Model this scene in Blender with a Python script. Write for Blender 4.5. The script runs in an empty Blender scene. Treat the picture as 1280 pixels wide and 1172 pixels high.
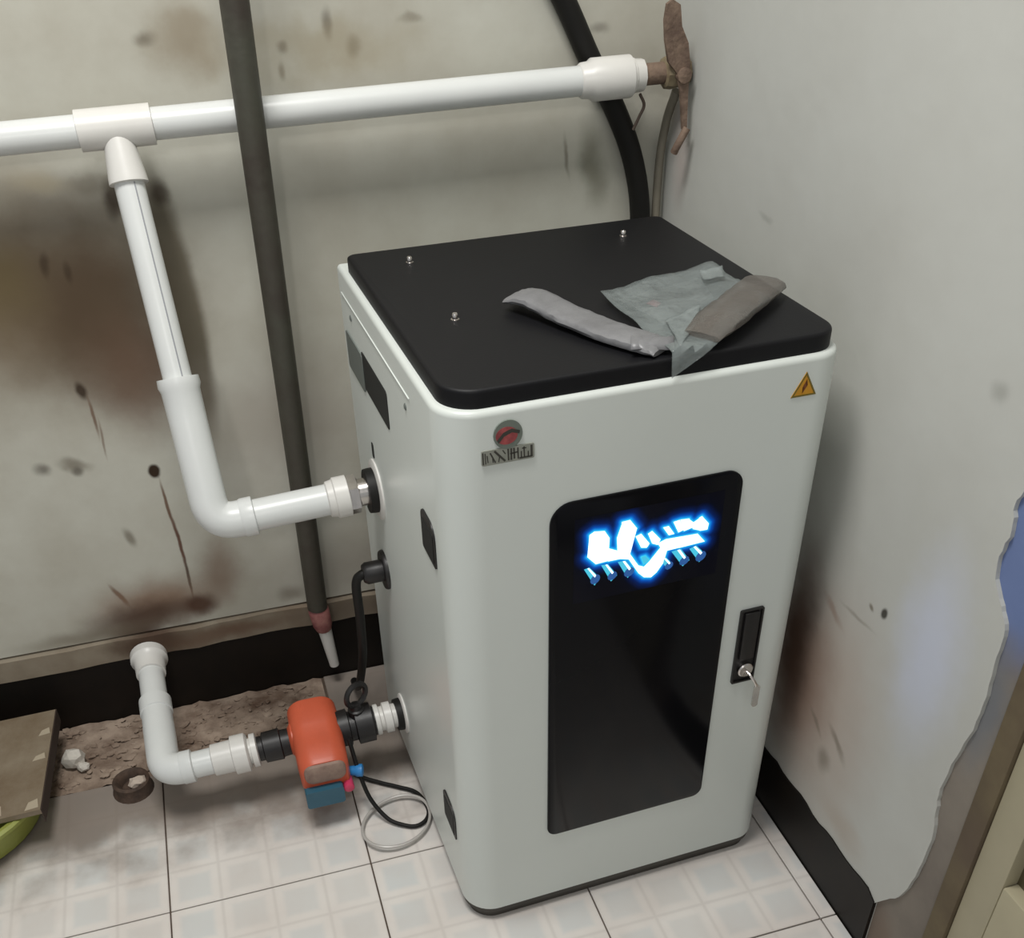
import bpy, bmesh, math, random
from mathutils import Vector, Matrix

random.seed(7)
SC = bpy.context.scene
COL = SC.collection

# ------------------------------------------------------------------ camera, world, lights, exposure
cam_d = bpy.data.cameras.new('camera')
cam = bpy.data.objects.new('camera', cam_d)
COL.objects.link(cam)
cam_d.sensor_fit = 'HORIZONTAL'
cam_d.sensor_width = 36.0
cam_d.lens = 36.0 * 1300.3 / 1280.0
cam_d.shift_x = (640.0 - 632.0) / 1280.0
cam_d.shift_y = (803.3 - 586.0) / 1280.0
cam_d.clip_start = 0.02
R_ = Vector((0.95662, -0.29065, -0.01995))
U_ = Vector((0.19440, 0.58583, 0.78677))
F_ = Vector((0.21699, 0.75652, -0.61692))
M = Matrix.Identity(4)
for i in range(3):
    M[i][0], M[i][1], M[i][2] = R_[i], U_[i], -F_[i]
M.translation = Vector((-0.8554, -1.8546, 1.4986))
cam.matrix_world = M
SC.camera = cam

world = bpy.data.worlds.new('world')
SC.world = world
world.use_nodes = True
bg = world.node_tree.nodes['Background']
bg.inputs['Color'].default_value = (0.97, 1.0, 1.02, 1)
bg.inputs['Strength'].default_value = 0.40


def area(name, loc, target, sx, sy, power, col):
    d = bpy.data.lights.new(name, 'AREA')
    d.shape = 'RECTANGLE'
    d.size, d.size_y = sx, sy
    d.energy = power
    d.color = col
    o = bpy.data.objects.new(name, d)
    COL.objects.link(o)
    o.location = loc
    o.rotation_euler = (Vector(target) - Vector(loc)).to_track_quat('-Z', 'Y').to_euler()
    return o


area('ceiling_lamp', (-0.95, -0.88, 2.75), (-0.95, -0.88 + 0.05, 0), 0.6, 0.6, 37, (1.0, 0.985, 0.95))
area('front_shadow_light', (-1.30, -2.75, 2.15), (-0.9, -0.2, 0.6), 0.14, 0.14, 7, (1.0, 0.985, 0.95))  # added unseen light from the front, throws the pipe shadow on the wall

SC.view_settings.view_transform = 'Standard'
SC.view_settings.look = 'None'
SC.view_settings.gamma = 1.0
SC.view_settings.use_curve_mapping = False
SC.view_settings.exposure = 0.0


# ------------------------------------------------------------------ materials
def srgb(r, g, b):
    def f(c):
        c /= 255.0
        return c / 12.92 if c <= 0.04045 else ((c + 0.055) / 1.055) ** 2.4
    return (f(r), f(g), f(b), 1.0)


def mat(name, col, rough=0.5, metal=0.0, var=0.0, vscale=20.0, col2=None, bump=0.0, bscale=60.0, coat=0.0, spec=0.5):
    m = bpy.data.materials.new(name)
    m.use_nodes = True
    nt = m.node_tree
    b = nt.nodes['Principled BSDF']
    b.inputs['Base Color'].default_value = col
    b.inputs['Roughness'].default_value = rough
    b.inputs['Metallic'].default_value = metal
    b.inputs['Specular IOR Level'].default_value = spec
    if coat:
        b.inputs['Coat Weight'].default_value = coat
    tc = nt.nodes.new('ShaderNodeTexCoord')
    if var > 0 or col2:
        n = nt.nodes.new('ShaderNodeTexNoise')
        n.inputs['Scale'].default_value = vscale
        n.inputs['Detail'].default_value = 6
        n.inputs['Roughness'].default_value = 0.65
        nt.links.new(tc.outputs['Object'], n.inputs['Vector'])
        mx = nt.nodes.new('ShaderNodeMix')
        mx.data_type = 'RGBA'
        c2 = col2 if col2 else tuple(c * (1 - var) for c in col[:3]) + (1,)
        mx.inputs[6].default_value = col
        mx.inputs[7].default_value = c2
        mr = nt.nodes.new('ShaderNodeMapRange')
        mr.inputs[1].default_value = 0.35
        mr.inputs[2].default_value = 0.68
        nt.links.new(n.outputs['Fac'], mr.inputs[0])
        nt.links.new(mr.outputs[0], mx.inputs[0])
        nt.links.new(mx.outputs[2], b.inputs['Base Color'])
    if bump > 0:
        n2 = nt.nodes.new('ShaderNodeTexNoise')
        n2.inputs['Scale'].default_value = bscale
        n2.inputs['Detail'].default_value = 4
        nt.links.new(tc.outputs['Object'], n2.inputs['Vector'])
        bp = nt.nodes.new('ShaderNodeBump')
        bp.inputs['Strength'].default_value = bump
        bp.inputs['Distance'].default_value = 0.01
        nt.links.new(n2.outputs['Fac'], bp.inputs['Height'])
        nt.links.new(bp.outputs['Normal'], b.inputs['Normal'])
    return m


def emit_mat(name, col, strength):
    m = mat(name, (0.01, 0.01, 0.02, 1), 0.3)
    b = m.node_tree.nodes['Principled BSDF']
    b.inputs['Emission Color'].default_value = col
    b.inputs['Emission Strength'].default_value = strength
    return m


def wall_mat(name, base, base2, tints, nscale=3.0, warp=0.05):
    """old limewash: two mottled base colours plus soot, rust, painted shade and other marks at fixed places of the wall"""
    m = bpy.data.materials.new(name)
    m.use_nodes = True
    nt = m.node_tree
    L = nt.links
    b = nt.nodes['Principled BSDF']
    b.inputs['Roughness'].default_value = 0.75
    b.inputs['Specular IOR Level'].default_value = 0.25
    tc = nt.nodes.new('ShaderNodeTexCoord')
    n = nt.nodes.new('ShaderNodeTexNoise')
    n.inputs['Scale'].default_value = nscale
    n.inputs['Detail'].default_value = 7
    n.inputs['Roughness'].default_value = 0.6
    L.new(tc.outputs['Object'], n.inputs['Vector'])
    mr = nt.nodes.new('ShaderNodeMapRange')
    mr.inputs[1].default_value = 0.38
    mr.inputs[2].default_value = 0.65
    L.new(n.outputs['Fac'], mr.inputs[0])
    mx = nt.nodes.new('ShaderNodeMix')
    mx.data_type = 'RGBA'
    mx.inputs[6].default_value = base
    mx.inputs[7].default_value = base2
    L.new(mr.outputs[0], mx.inputs[0])
    cur = mx.outputs[2]
    # warped coordinate for ragged-edged marks
    wn = nt.nodes.new('ShaderNodeTexNoise')
    wn.inputs['Scale'].default_value = 14.0
    wn.inputs['Detail'].default_value = 5
    L.new(tc.outputs['Object'], wn.inputs['Vector'])
    s1 = nt.nodes.new('ShaderNodeVectorMath')
    s1.operation = 'SUBTRACT'
    s1.inputs[1].default_value = (0.5, 0.5, 0.5)
    L.new(wn.outputs['Color'], s1.inputs[0])
    wcs = {}

    def warped(w):
        if w not in wcs:
            s2 = nt.nodes.new('ShaderNodeVectorMath')
            s2.operation = 'SCALE'
            s2.inputs['Scale'].default_value = w
            L.new(s1.outputs[0], s2.inputs[0])
            s3 = nt.nodes.new('ShaderNodeVectorMath')
            s3.operation = 'ADD'
            L.new(tc.outputs['Object'], s3.inputs[0])
            L.new(s2.outputs[0], s3.inputs[1])
            wcs[w] = s3.outputs[0]
        return wcs[w]
    for st in tints:
        loc, rot, rad, col, amt, soft, w = st
        mp = nt.nodes.new('ShaderNodeMapping')
        mp.vector_type = 'TEXTURE'
        mp.inputs['Location'].default_value = loc
        mp.inputs['Rotation'].default_value = rot
        mp.inputs['Scale'].default_value = rad
        L.new(warped(w), mp.inputs['Vector'])
        ln = nt.nodes.new('ShaderNodeVectorMath')
        ln.operation = 'LENGTH'
        L.new(mp.outputs[0], ln.inputs[0])
        r = nt.nodes.new('ShaderNodeMapRange')
        r.interpolation_type = 'SMOOTHSTEP'
        r.inputs[1].default_value = 1.0
        r.inputs[2].default_value = 1.0 - soft
        r.inputs[3].default_value = 0.0
        r.inputs[4].default_value = amt
        L.new(ln.outputs['Value'], r.inputs[0])
        k = nt.nodes.new('ShaderNodeMix')
        k.data_type = 'RGBA'
        L.new(r.outputs[0], k.inputs[0])
        L.new(cur, k.inputs[6])
        k.inputs[7].default_value = col
        cur = k.outputs[2]
    L.new(cur, b.inputs['Base Color'])
    n2 = nt.nodes.new('ShaderNodeTexNoise')
    n2.inputs['Scale'].default_value = 22
    n2.inputs['Detail'].default_value = 6
    L.new(tc.outputs['Object'], n2.inputs['Vector'])
    bp = nt.nodes.new('ShaderNodeBump')
    bp.inputs['Strength'].default_value = 0.10
    bp.inputs['Distance'].default_value = 0.008
    L.new(n2.outputs['Fac'], bp.inputs['Height'])
    L.new(bp.outputs['Normal'], b.inputs['Normal'])
    return m


# ------------------------------------------------------------------ mesh helpers
def link(name, bm, m, parent=None, smooth=True, loc=None):
    bmesh.ops.recalc_face_normals(bm, faces=bm.faces)
    me = bpy.data.meshes.new(name)
    bm.to_mesh(me)
    bm.free()
    me.materials.append(m)
    if smooth:
        me.shade_smooth()
        me.set_sharp_from_angle(angle=math.radians(38))
    o = bpy.data.objects.new(name, me)
    COL.objects.link(o)
    if loc:
        o.location = loc
    if parent:
        o.parent = parent
    return o


def empty(name, loc, rz=0.0):
    o = bpy.data.objects.new(name, None)
    o.empty_display_size = 0.05
    o.location = loc
    o.rotation_euler = (0, 0, rz)
    COL.objects.link(o)
    return o


def tag(o, label, cat=None, group=None, kind=None):
    o['label'] = label
    if cat:
        o['category'] = cat
    if group:
        o['group'] = group
    if kind:
        o['kind'] = kind
    return o


def rel(o, p):
    """world point -> local of an unrotated empty"""
    return Vector(p) - Vector(o.location)


def box(bm, x0, x1, y0, y1, z0, z1, bev=0.0):
    r = bmesh.ops.create_cube(bm, size=1.0)
    vs = r['verts']
    for v in vs:
        v.co = Vector((x0 + (v.co.x + .5) * (x1 - x0), y0 + (v.co.y + .5) * (y1 - y0), z0 + (v.co.z + .5) * (z1 - z0)))
    if bev:
        es = list({e for v in vs for e in v.link_edges})
        bmesh.ops.bevel(bm, geom=es, offset=bev, segments=2, affect='EDGES', profile=0.5)
    return bm


def frame_for(d):
    d = d.normalized()
    a = Vector((0, 0, 1)) if abs(d.z) < 0.9 else Vector((1, 0, 0))
    u = d.cross(a).normalized()
    return u, d.cross(u).normalized()


def loft(bm, rings, cap0=True, cap1=True, closed=False):
    vr = [[bm.verts.new(p) for p in ring] for ring in rings]
    n = len(vr[0])
    seq = list(range(len(vr) - 1))
    for i in seq:
        for k in range(n):
            bm.faces.new((vr[i][k], vr[i][(k + 1) % n], vr[i + 1][(k + 1) % n], vr[i + 1][k]))
    if closed:
        for k in range(n):
            bm.faces.new((vr[-1][k], vr[-1][(k + 1) % n], vr[0][(k + 1) % n], vr[0][k]))
    else:
        if cap0:
            bm.faces.new(list(reversed(vr[0])))
        if cap1:
            bm.faces.new(vr[-1])
    return bm


def lathe(bm, p0, d, prof, seg=24, rot=0.0):
    """prof: (distance along d, radius)"""
    p0, d = Vector(p0), Vector(d).normalized()
    u, w = frame_for(d)
    rings = []
    for t, r in prof:
        rings.append([p0 + d * t + (u * math.cos(2 * math.pi * k / seg + rot) + w * math.sin(2 * math.pi * k / seg + rot)) * r for k in range(seg)])
    return loft(bm, rings)


def cr(pts, n=8):
    """Catmull-Rom through points"""
    P = [Vector(p) for p in pts]
    P = [P[0] * 2 - P[1]] + P + [P[-1] * 2 - P[-2]]
    out = []
    for i in range(1, len(P) - 2):
        for k in range(n):
            t = k / n
            a, b, c, d = P[i - 1], P[i], P[i + 1], P[i + 2]
            out.append(0.5 * ((2 * b) + (c - a) * t + (2 * a - 5 * b + 4 * c - d) * t * t + (3 * b - a - 3 * c + d) * t ** 3))
    out.append(P[-2])
    return out


def tube(bm, pts, r, seg=16, closed=False):
    P = [Vector(p) for p in pts]
    n = len(P)
    rr = r if isinstance(r, (list, tuple)) else [r] * n
    rings = []
    up = None
    for i in range(n):
        if closed:
            d = (P[(i + 1) % n] - P[i - 1]).normalized()
        else:
            d = (P[min(i + 1, n - 1)] - P[max(i - 1, 0)]).normalized()
        if up is None:
            u, w = frame_for(d)
        else:
            u = (up - d * up.dot(d)).normalized()
            w = d.cross(u)
        up = u
        rings.append([P[i] + (u * math.cos(2 * math.pi * k / seg) + w * math.sin(2 * math.pi * k / seg)) * rr[i] for k in range(seg)])
    return loft(bm, rings, closed=closed)


def arc_bend(a, b, c, r, n=8):
    """path a -> b -> c with the corner at b rounded"""
    a, b, c = Vector(a), Vector(b), Vector(c)
    p, q = b + (a - b).normalized() * r, b + (c - b).normalized() * r
    out = [a]
    for k in range(n + 1):
        t = k / n
        out.append(p * (1 - t) ** 2 + b * 2 * t * (1 - t) + q * t * t)
    out.append(c)
    return out


def rrect(x0, x1, y0, y1, rad, seg=8):
    """rounded rectangle outline, counter-clockwise from (x0,y0); rad = 4 radii for corners (x0y0, x1y0, x1y1, x0y1)"""
    out = []
    cs = [(x0 + rad[0], y0 + rad[0], 180, rad[0]), (x1 - rad[1], y0 + rad[1], 270, rad[1]),
          (x1 - rad[2], y1 - rad[2], 0, rad[2]), (x0 + rad[3], y1 - rad[3], 90, rad[3])]
    for cx, cy, a0, r in cs:
        for k in range(seg + 1):
            a = math.radians(a0 + 90.0 * k / seg)
            out.append((cx + r * math.cos(a), cy + r * math.sin(a)))
    return out


def slab_z(bm, outlines):
    """outlines: (list of xy, z)"""
    return loft(bm, [[Vector((x, y, z)) for x, y in o] for o, z in outlines])


def plate_front(bm, pts, b0, b1):
    """(a, z) outline extruded along local y from b0 (back) to b1 (front)"""
    return loft(bm, [[Vector((x, b0, z)) for x, z in pts], [Vector((x, b1, z)) for x, z in pts]])


def ico_chunk(bm, c, s, sub=1, jit=0.25):
    r = bmesh.ops.create_icosphere(bm, subdivisions=sub, radius=1.0)
    for v in r['verts']:
        k = 1 + random.uniform(-jit, jit)
        v.co = Vector((c[0] + v.co.x * s[0] * k, c[1] + v.co.y * s[1] * k, c[2] + v.co.z * s[2] * k))


# ------------------------------------------------------------------ shared materials
M_ENAMEL = mat('white enamel sheet steel', srgb(208, 213, 208), 0.32, var=0.03, vscale=4, spec=0.5)
M_PVC = mat('white plastic pipe', srgb(212, 214, 212), 0.32, var=0.04, vscale=9)
M_PVCW = mat('warm white plastic fitting', srgb(213, 211, 206), 0.35, var=0.05, vscale=12)
M_STRIPE = mat('grey pipe print', srgb(150, 152, 156), 0.5)
M_BLACK = mat('black plastic', srgb(26, 24, 24), 0.45, var=0.2, vscale=30)
M_BLACKLID = mat('matt black lid paint', srgb(15, 15, 18), 0.5, bump=0.03, bscale=300, spec=0.24)
M_RUBBER = mat('black rubber', srgb(20, 19, 17), 0.55, spec=0.3)
M_GLASS = mat('black panel glass', srgb(14, 14, 17), 0.16, spec=0.12)
M_DARK = mat('dark recess', srgb(18, 20, 18), 0.7)
M_GREYFLAP = mat('grey flap', srgb(104, 110, 106), 0.5)
M_STEEL = mat('plated steel', srgb(224, 218, 214), 0.22, metal=1.0, var=0.2, vscale=40)
M_GREYPIPE = mat('weathered grey steel pipe', srgb(72, 72, 62), 0.55, col2=srgb(58, 50, 44), vscale=7, bump=0.1, bscale=80)
M_RUST = mat('rusty iron', srgb(128, 108, 92), 0.8, col2=srgb(88, 70, 60), vscale=30, bump=0.35, bscale=70)
M_ORANGE = mat('orange pump paint', srgb(196, 88, 58), 0.42, var=0.12, vscale=18)
M_PUMPGREY = mat('grey brown end plate', srgb(122, 98, 88), 0.6, col2=srgb(150, 128, 114), vscale=35)
M_BLUE = mat('blue plastic', srgb(44, 92, 112), 0.4, var=0.15)
M_PINK = mat('pink red plastic', srgb(196, 56, 92), 0.4)
M_BASE = mat('black painted baseboard', srgb(22, 16, 11), 0.5, col2=srgb(12, 9, 7), vscale=12, spec=0.3)
M_LEDGE = wall_mat('grimy plaster ledge', srgb(142, 132, 116), srgb(120, 106, 90), [((-1.09, 0, 0.18), (0, 0, 0), (0.13, 1.0, 0.05), srgb(70, 50, 38), 0.9, 0.8, 0.05), ((-0.93, 0, 0.17), (0, 0, 0), (0.16, 1.0, 0.03), srgb(104, 80, 64), 0.8, 0.9, 0.05), ((-0.66, 0, 0.17), (0, 0, 0), (0.2, 1.0, 0.06), srgb(96, 84, 72), 0.7, 0.9, 0.05)], nscale=7)


# ------------------------------------------------------------------ setting: walls
SOOT = srgb(86, 66, 50)
RUSTY = srgb(104, 78, 60)
DKSPOT = srgb(52, 38, 26)
GREY = srgb(108, 100, 86)


def sb(x, z, rx, rz, ang, col, amt, soft=0.7, w=0.05):
    """coloured mark on the back wall at (x, z); ang tilts the long axis (degrees)"""
    return ((x, 0, z), (0, math.radians(ang), 0), (rx, 1.0, rz), col, amt, soft, w)


tints_back = [
    sb(-1.12, 0.90, 0.36, 0.27, 0, srgb(108, 90, 66), 0.85, 0.85, 0.08),
    sb(-1.02, 0.87, 0.21, 0.24, 0, srgb(78, 62, 46), 0.85, 0.85, 0.06),
    sb(-0.98, 0.74, 0.15, 0.16, 0, srgb(100, 76, 60), 0.75, 0.9, 0.06),
    sb(-1.17, 0.93, 0.11, 0.11, 0, srgb(104, 90, 58), 0.6, 0.9, 0.05),
    sb(-0.889, 0.85, 0.042, 0.29, -1, srgb(92, 84, 68), 0.85, 0.45, 0.012),  # darker upright band beside the falling leg
    sb(-1.06, 1.075, 0.06, 0.03, 0, srgb(170, 160, 138), 0.7, 0.9, 0.05),
    sb(-0.96, 1.045, 0.020, 0.045, 10, DKSPOT, 0.8, 0.7, 0.03),
    sb(-0.885, 1.045, 0.020, 0.030, 0, DKSPOT, 0.7, 0.8, 0.03),
    sb(-0.99, 1.07, 0.05, 0.03, 0, GREY, 0.5, 0.8, 0.06),
    sb(-1.085, 0.955, 0.010, 0.030, 8, DKSPOT, 0.55, 0.8, 0.02),
    sb(-1.055, 0.94, 0.010, 0.026, 0, DKSPOT, 0.5, 0.8, 0.02),
    sb(-1.085, 0.735, 0.013, 0.024, -8, DKSPOT, 0.9, 0.7, 0.02),
    sb(-1.078, 0.685, 0.0045, 0.055, 0, RUSTY, 0.8, 0.8, 0.01),
    sb(-1.073, 0.640, 0.0035, 0.050, 2, RUSTY, 0.6, 0.8, 0.01),
    sb(-1.000, 0.563, 0.015, 0.017, 0, DKSPOT, 1.0, 0.45, 0.015),
    sb(-0.992, 0.49, 0.0045, 0.07, -2, RUSTY, 0.9, 0.7, 0.01),
    sb(-0.988, 0.40, 0.0050, 0.10, -1, srgb(86, 48, 30), 0.9, 0.7, 0.012),
    sb(-0.986, 0.315, 0.0045, 0.06, 0, DKSPOT, 0.8, 0.7, 0.01),
    sb(-1.19, 0.60, 0.022, 0.016, 0, DKSPOT, 0.6, 0.9, 0.03),
    sb(-1.13, 0.60, 0.040, 0.020, 15, GREY, 0.7, 0.9, 0.05),
    sb(-1.13, 0.585, 0.015, 0.014, 0, DKSPOT, 0.6, 0.8, 0.02),
    sb(-1.075, 0.43, 0.014, 0.030, -15, GREY, 0.7, 0.8, 0.02),
    sb(-1.125, 0.305, 0.007, 0.040, -22, RUSTY, 0.8, 0.7, 0.015),
    sb(-1.06, 0.275, 0.19, 0.085, 0, srgb(120, 88, 66), 0.8, 0.9, 0.05),
    sb(-1.09, 0.240, 0.15, 0.060, 0, srgb(74, 54, 42), 0.9, 0.8, 0.05),
    sb(-0.98, 0.250, 0.055, 0.040, 0, srgb(76, 50, 36), 0.9, 0.8, 0.04),
    sb(-1.11, 0.205, 0.07, 0.040, 0, srgb(64, 40, 30), 0.85, 0.8, 0.03),
    sb(-0.92, 0.32, 0.07, 0.11, 0, srgb(122, 100, 84), 0.7, 0.9, 0.06),  # brownish patch on the wall below the elbow
    sb(-0.79, 0.235, 0.04, 0.03, 0, GREY, 0.6, 0.9, 0.03),
    sb(-0.585, 1.265, 0.012, 0.032, 0, DKSPOT, 0.55, 0.85, 0.02),
    sb(-0.545, 1.235, 0.02, 0.02, 0, GREY, 0.6, 0.9, 0.04),
    sb(-0.660, 1.235, 0.013, 0.014, 0, DKSPOT, 0.55, 0.85, 0.02),
    sb(-0.665, 1.205, 0.008, 0.016, 0, GREY, 0.6, 0.9, 0.02),
    sb(-0.455, 1.265, 0.025, 0.012, 0, GREY, 0.5, 0.9, 0.05),
    sb(-0.135, 1.235, 0.026, 0.014, 0, DKSPOT, 0.4, 0.9, 0.03),
    sb(-0.80, 1.255, 0.10, 0.08, 0, srgb(128, 112, 88), 0.6, 0.9, 0.10),
    sb(-0.86, 1.265, 0.025, 0.018, 0, GREY, 0.7, 0.9, 0.04),
    sb(-0.60, 1.235, 0.22, 0.06, 0, srgb(150, 138, 112), 0.5, 0.9, 0.12),
    sb(-0.14, 1.02, 0.035, 0.10, -10, srgb(112, 110, 94), 0.7, 0.9, 0.04),
    sb(-0.19, 1.04, 0.006, 0.05, -8, GREY, 0.6, 0.9, 0.02),
    sb(-0.62, 0.28, 0.30, 0.14, 0, srgb(128, 118, 108), 0.5, 0.95, 0.06),
    sb(-0.75, 0.62, 0.26, 0.20, 0, srgb(152, 142, 132), 0.5, 0.95, 0.12),
    sb(-1.20, 0.22, 0.20, 0.03, 0, srgb(110, 100, 84), 0.6, 0.9, 0.04),
]
M_WALLB = wall_mat('stained limewash', srgb(192, 191, 180), srgb(174, 170, 157), tints_back)


def sr(y, z, ry, rz, ang, col, amt, soft=0.8, w=0.05):
    return ((0, y, z), (math.radians(ang), 0, 0), (1.0, ry, rz), col, amt, soft, w)


stain_shade_right = [
    sr(-0.76, 0.34, 0.22, 0.34, 0, srgb(174, 158, 146), 0.75, 0.9, 0.08),
    sr(-0.70, 0.34, 0.12, 0.24, 0, srgb(140, 112, 96), 0.75, 0.9, 0.06),
    sr(-0.76, 0.30, 0.035, 0.010, 40, GREY, 0.5, 0.9, 0.03),
    sr(-0.74, 0.52, 0.05, 0.012, 20, srgb(140, 112, 96), 0.5, 0.9, 0.04),
    sr(-0.66, 0.40, 0.07, 0.30, 0, srgb(78, 56, 44), 0.9, 0.9, 0.05),  # shade in the gap beside the cabinet, painted dark brown
    sr(-0.82, 0.31, 0.05, 0.014, 38, GREY, 0.6, 0.9, 0.04),
    sr(-0.80, 0.25, 0.024, 0.035, 0, GREY, 0.55, 0.9, 0.03),
    sr(-0.855, 0.595, 0.009, 0.014, 20, srgb(60, 58, 52), 0.95, 0.6, 0.01),
    sr(-0.825, 0.585, 0.010, 0.006, 30, GREY, 0.8, 0.8, 0.01),
    sr(-0.80, 0.55, 0.06, 0.006, 0, GREY, 0.4, 0.9, 0.02),
    sr(-0.88, 0.17, 0.10, 0.05, 0, srgb(172, 160, 148), 0.6, 0.9, 0.05),
    sr(-0.96, 0.60, 0.10, 0.24, 0, srgb(196, 202, 222), 0.65, 0.9, 0.06),  # bluish cast of the light near the jamb, painted as a tint
    sr(-0.06, 1.05, 0.05, 0.14, 0, srgb(178, 164, 158), 0.6, 0.9, 0.05),
    sr(-0.02, 1.12, 0.03, 0.08, 0, srgb(140, 128, 112), 0.5, 0.9, 0.03),
    sr(-0.38, 1.02, 0.03, 0.008, 0, srgb(150, 150, 144), 0.5, 0.9, 0.03),
    sr(-0.95, 0.98, 0.02, 0.02, 0, srgb(150, 150, 144), 0.6, 0.9, 0.03),
]
M_WALLR = wall_mat('scuffed limewash', srgb(188, 189, 184), srgb(181, 181, 175), stain_shade_right, nscale=2.2)

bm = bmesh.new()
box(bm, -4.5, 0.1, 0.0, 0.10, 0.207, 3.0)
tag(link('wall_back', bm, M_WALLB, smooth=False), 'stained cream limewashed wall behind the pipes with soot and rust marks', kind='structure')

# grimy ledge strip and black skirting of the back wall
bm = bmesh.new()
n = 90
ring = []
for i in range(n + 1):
    x = -4.5 + 4.5 * i / n
    j = random.uniform(-0.002, 0.002)
    ring.append([Vector((x, 0.05, 0.149)), Vector((x, -0.006 + j, 0.148 + j)), Vector((x, -0.007 + j, 0.198 + j)), Vector((x, 0.006, 0.203 + j)), Vector((x, 0.05, 0.203))])
loft(bm, ring)
tag(link('trim_1', bm, M_LEDGE), 'narrow grimy plaster ledge above the black skirting of the back wall', kind='structure')
bm = bmesh.new()
box(bm, -4.5, 0.0, -0.002, 0.06, -0.01, 0.1485)
tag(link('baseboard_back', bm, M_BASE, smooth=False), 'black painted skirting band along the foot of the back wall', kind='structure')

# right wall: plaster sheet with a broken wavy edge at the door opening
edge = [(-1.000, 0.0), (-1.000, 0.115), (-1.022, 0.150), (-1.050, 0.20), (-1.062, 0.27), (-1.066, 0.34), (-1.058, 0.39), (-1.052, 0.43),
        (-1.060, 0.50), (-1.072, 0.56), (-1.074, 0.62), (-1.070, 0.68), (-1.067, 0.72), (-1.050, 0.745), (-1.030, 0.77), (-1.024, 0.80),
        (-1.030, 0.84), (-1.022, 0.87), (-1.028, 0.90), (-1.012, 0.95), (-1.02, 1.02), (-1.01, 1.12), (-1.02, 1.3), (-1.012, 1.6), (-1.02, 2.06),
        (-3.5, 2.06), (-3.5, 3.0), (0.0, 3.0), (0.0, 0.0)]
head, tail = edge[1:25], edge[25:]
fine = [(p.x, p.y) for p in cr([(y, z, 0) for y, z in head], 4)]
random.seed(5)
edge = [edge[0]] + [(y + random.uniform(-.0012, .0012), z) for y, z in fine] + tail
bm = bmesh.new()
loft(bm, [[Vector((0.0, y, z)) for y, z in edge], [Vector((0.014, y, z)) for y, z in edge]])
tag(link('wall_right', bm, M_WALLR, smooth=False), 'pale scuffed plaster wall to the right of the white cabinet', kind='structure')

bm = bmesh.new()
top = []
N = 46
for i in range(N + 1):
    y = -1.0 * i / N
    k = 0.1258 + random.uniform(-0.0022, 0.0022) + (0.004 * math.sin(i * 1.3) if i > 30 else 0)
    if i == N:
        k = 0.118
    top.append((y, k))
ring = [[Vector((-0.0025, y, -0.01)), Vector((-0.0025, y, k)), Vector((0.004, y, k)), Vector((0.004, y, -0.01))] for y, k in top]
loft(bm, ring)
tag(link('baseboard_right', bm, M_BASE, smooth=False), 'black painted skirting with ragged top along the right wall', kind='structure')

# door at the right edge of the picture
M_JAMB = wall_mat('worn jamb paint', srgb(140, 132, 122), srgb(124, 116, 108), [
    sr(-1.06, 0.86, 0.16, 0.22, 0, srgb(106, 124, 168), 0.95, 0.5, 0.06),
    sr(-1.07, 0.60, 0.05, 0.14, 0, srgb(112, 116, 122), 0.8, 0.8, 0.05),
    sr(-1.02, 0.06, 0.06, 0.09, 0, srgb(128, 112, 100), 0.8, 0.8, 0.05)], nscale=6)
M_WOOD = wall_mat('worn brown door wood', srgb(112, 100, 78), srgb(96, 84, 68), [
    sr(-1.12, 0.40, 0.05, 0.10, 0, srgb(96, 82, 72), 0.6, 0.9, 0.05)], nscale=8)
M_CREAM = mat('cream door paint', srgb(172, 164, 138), 0.5, var=0.12, vscale=5)
M_CREAMD = mat('brown door panel paint', srgb(96, 88, 64), 0.55, var=0.15, vscale=5)
dr = empty('door_1', (0, -1.1, 0))
tag(dr, 'cream door with brown frame and worn blue jamb at the right edge', kind='structure')


def dbox(name, x0, x1, y0, y1, z0, z1, m, bev=0.003):
    b_ = bmesh.new()
    box(b_, x0, x1, y0, y1, z0, z1, bev)
    o = link(name, b_, m, dr)
    for v in o.data.vertices:
        pass
    o.matrix_parent_inverse = Matrix.Translation(-Vector(dr.location))
    return o


dbox('jamb', 0.006, 0.10, -1.107, -0.98, -0.01, 2.10, M_JAMB)
dbox('door_frame', 0.001, 0.10, -1.143, -1.107, -0.01, 2.10, M_WOOD, 0.004)
dbox('stile', 0.006, 0.045, -1.197, -1.144, 0.0, 2.05, M_CREAM)
dbox('stile', 0.006, 0.045, -1.90, -1.80, 0.0, 2.05, M_CREAM)
dbox('rail', 0.006, 0.045, -1.80, -1.197, 0.0, 0.387, M_CREAM)
dbox('rail', 0.006, 0.045, -1.80, -1.197, 0.95, 1.10, M_CREAM)
dbox('rail', 0.006, 0.045, -1.80, -1.197, 1.92, 2.05, M_CREAM)
dbox('door_panel', 0.028, 0.040, -1.805, -1.19, 0.38, 0.96, M_CREAMD)
dbox('door_panel', 0.028, 0.040, -1.805, -1.19, 1.09, 1.93, M_CREAMD)

# ------------------------------------------------------------------ floor and its tiles
M_BED = mat('mortar bed', srgb(96, 82, 70), 0.9, col2=srgb(66, 52, 42), vscale=10, bump=0.5, bscale=30)


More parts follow.
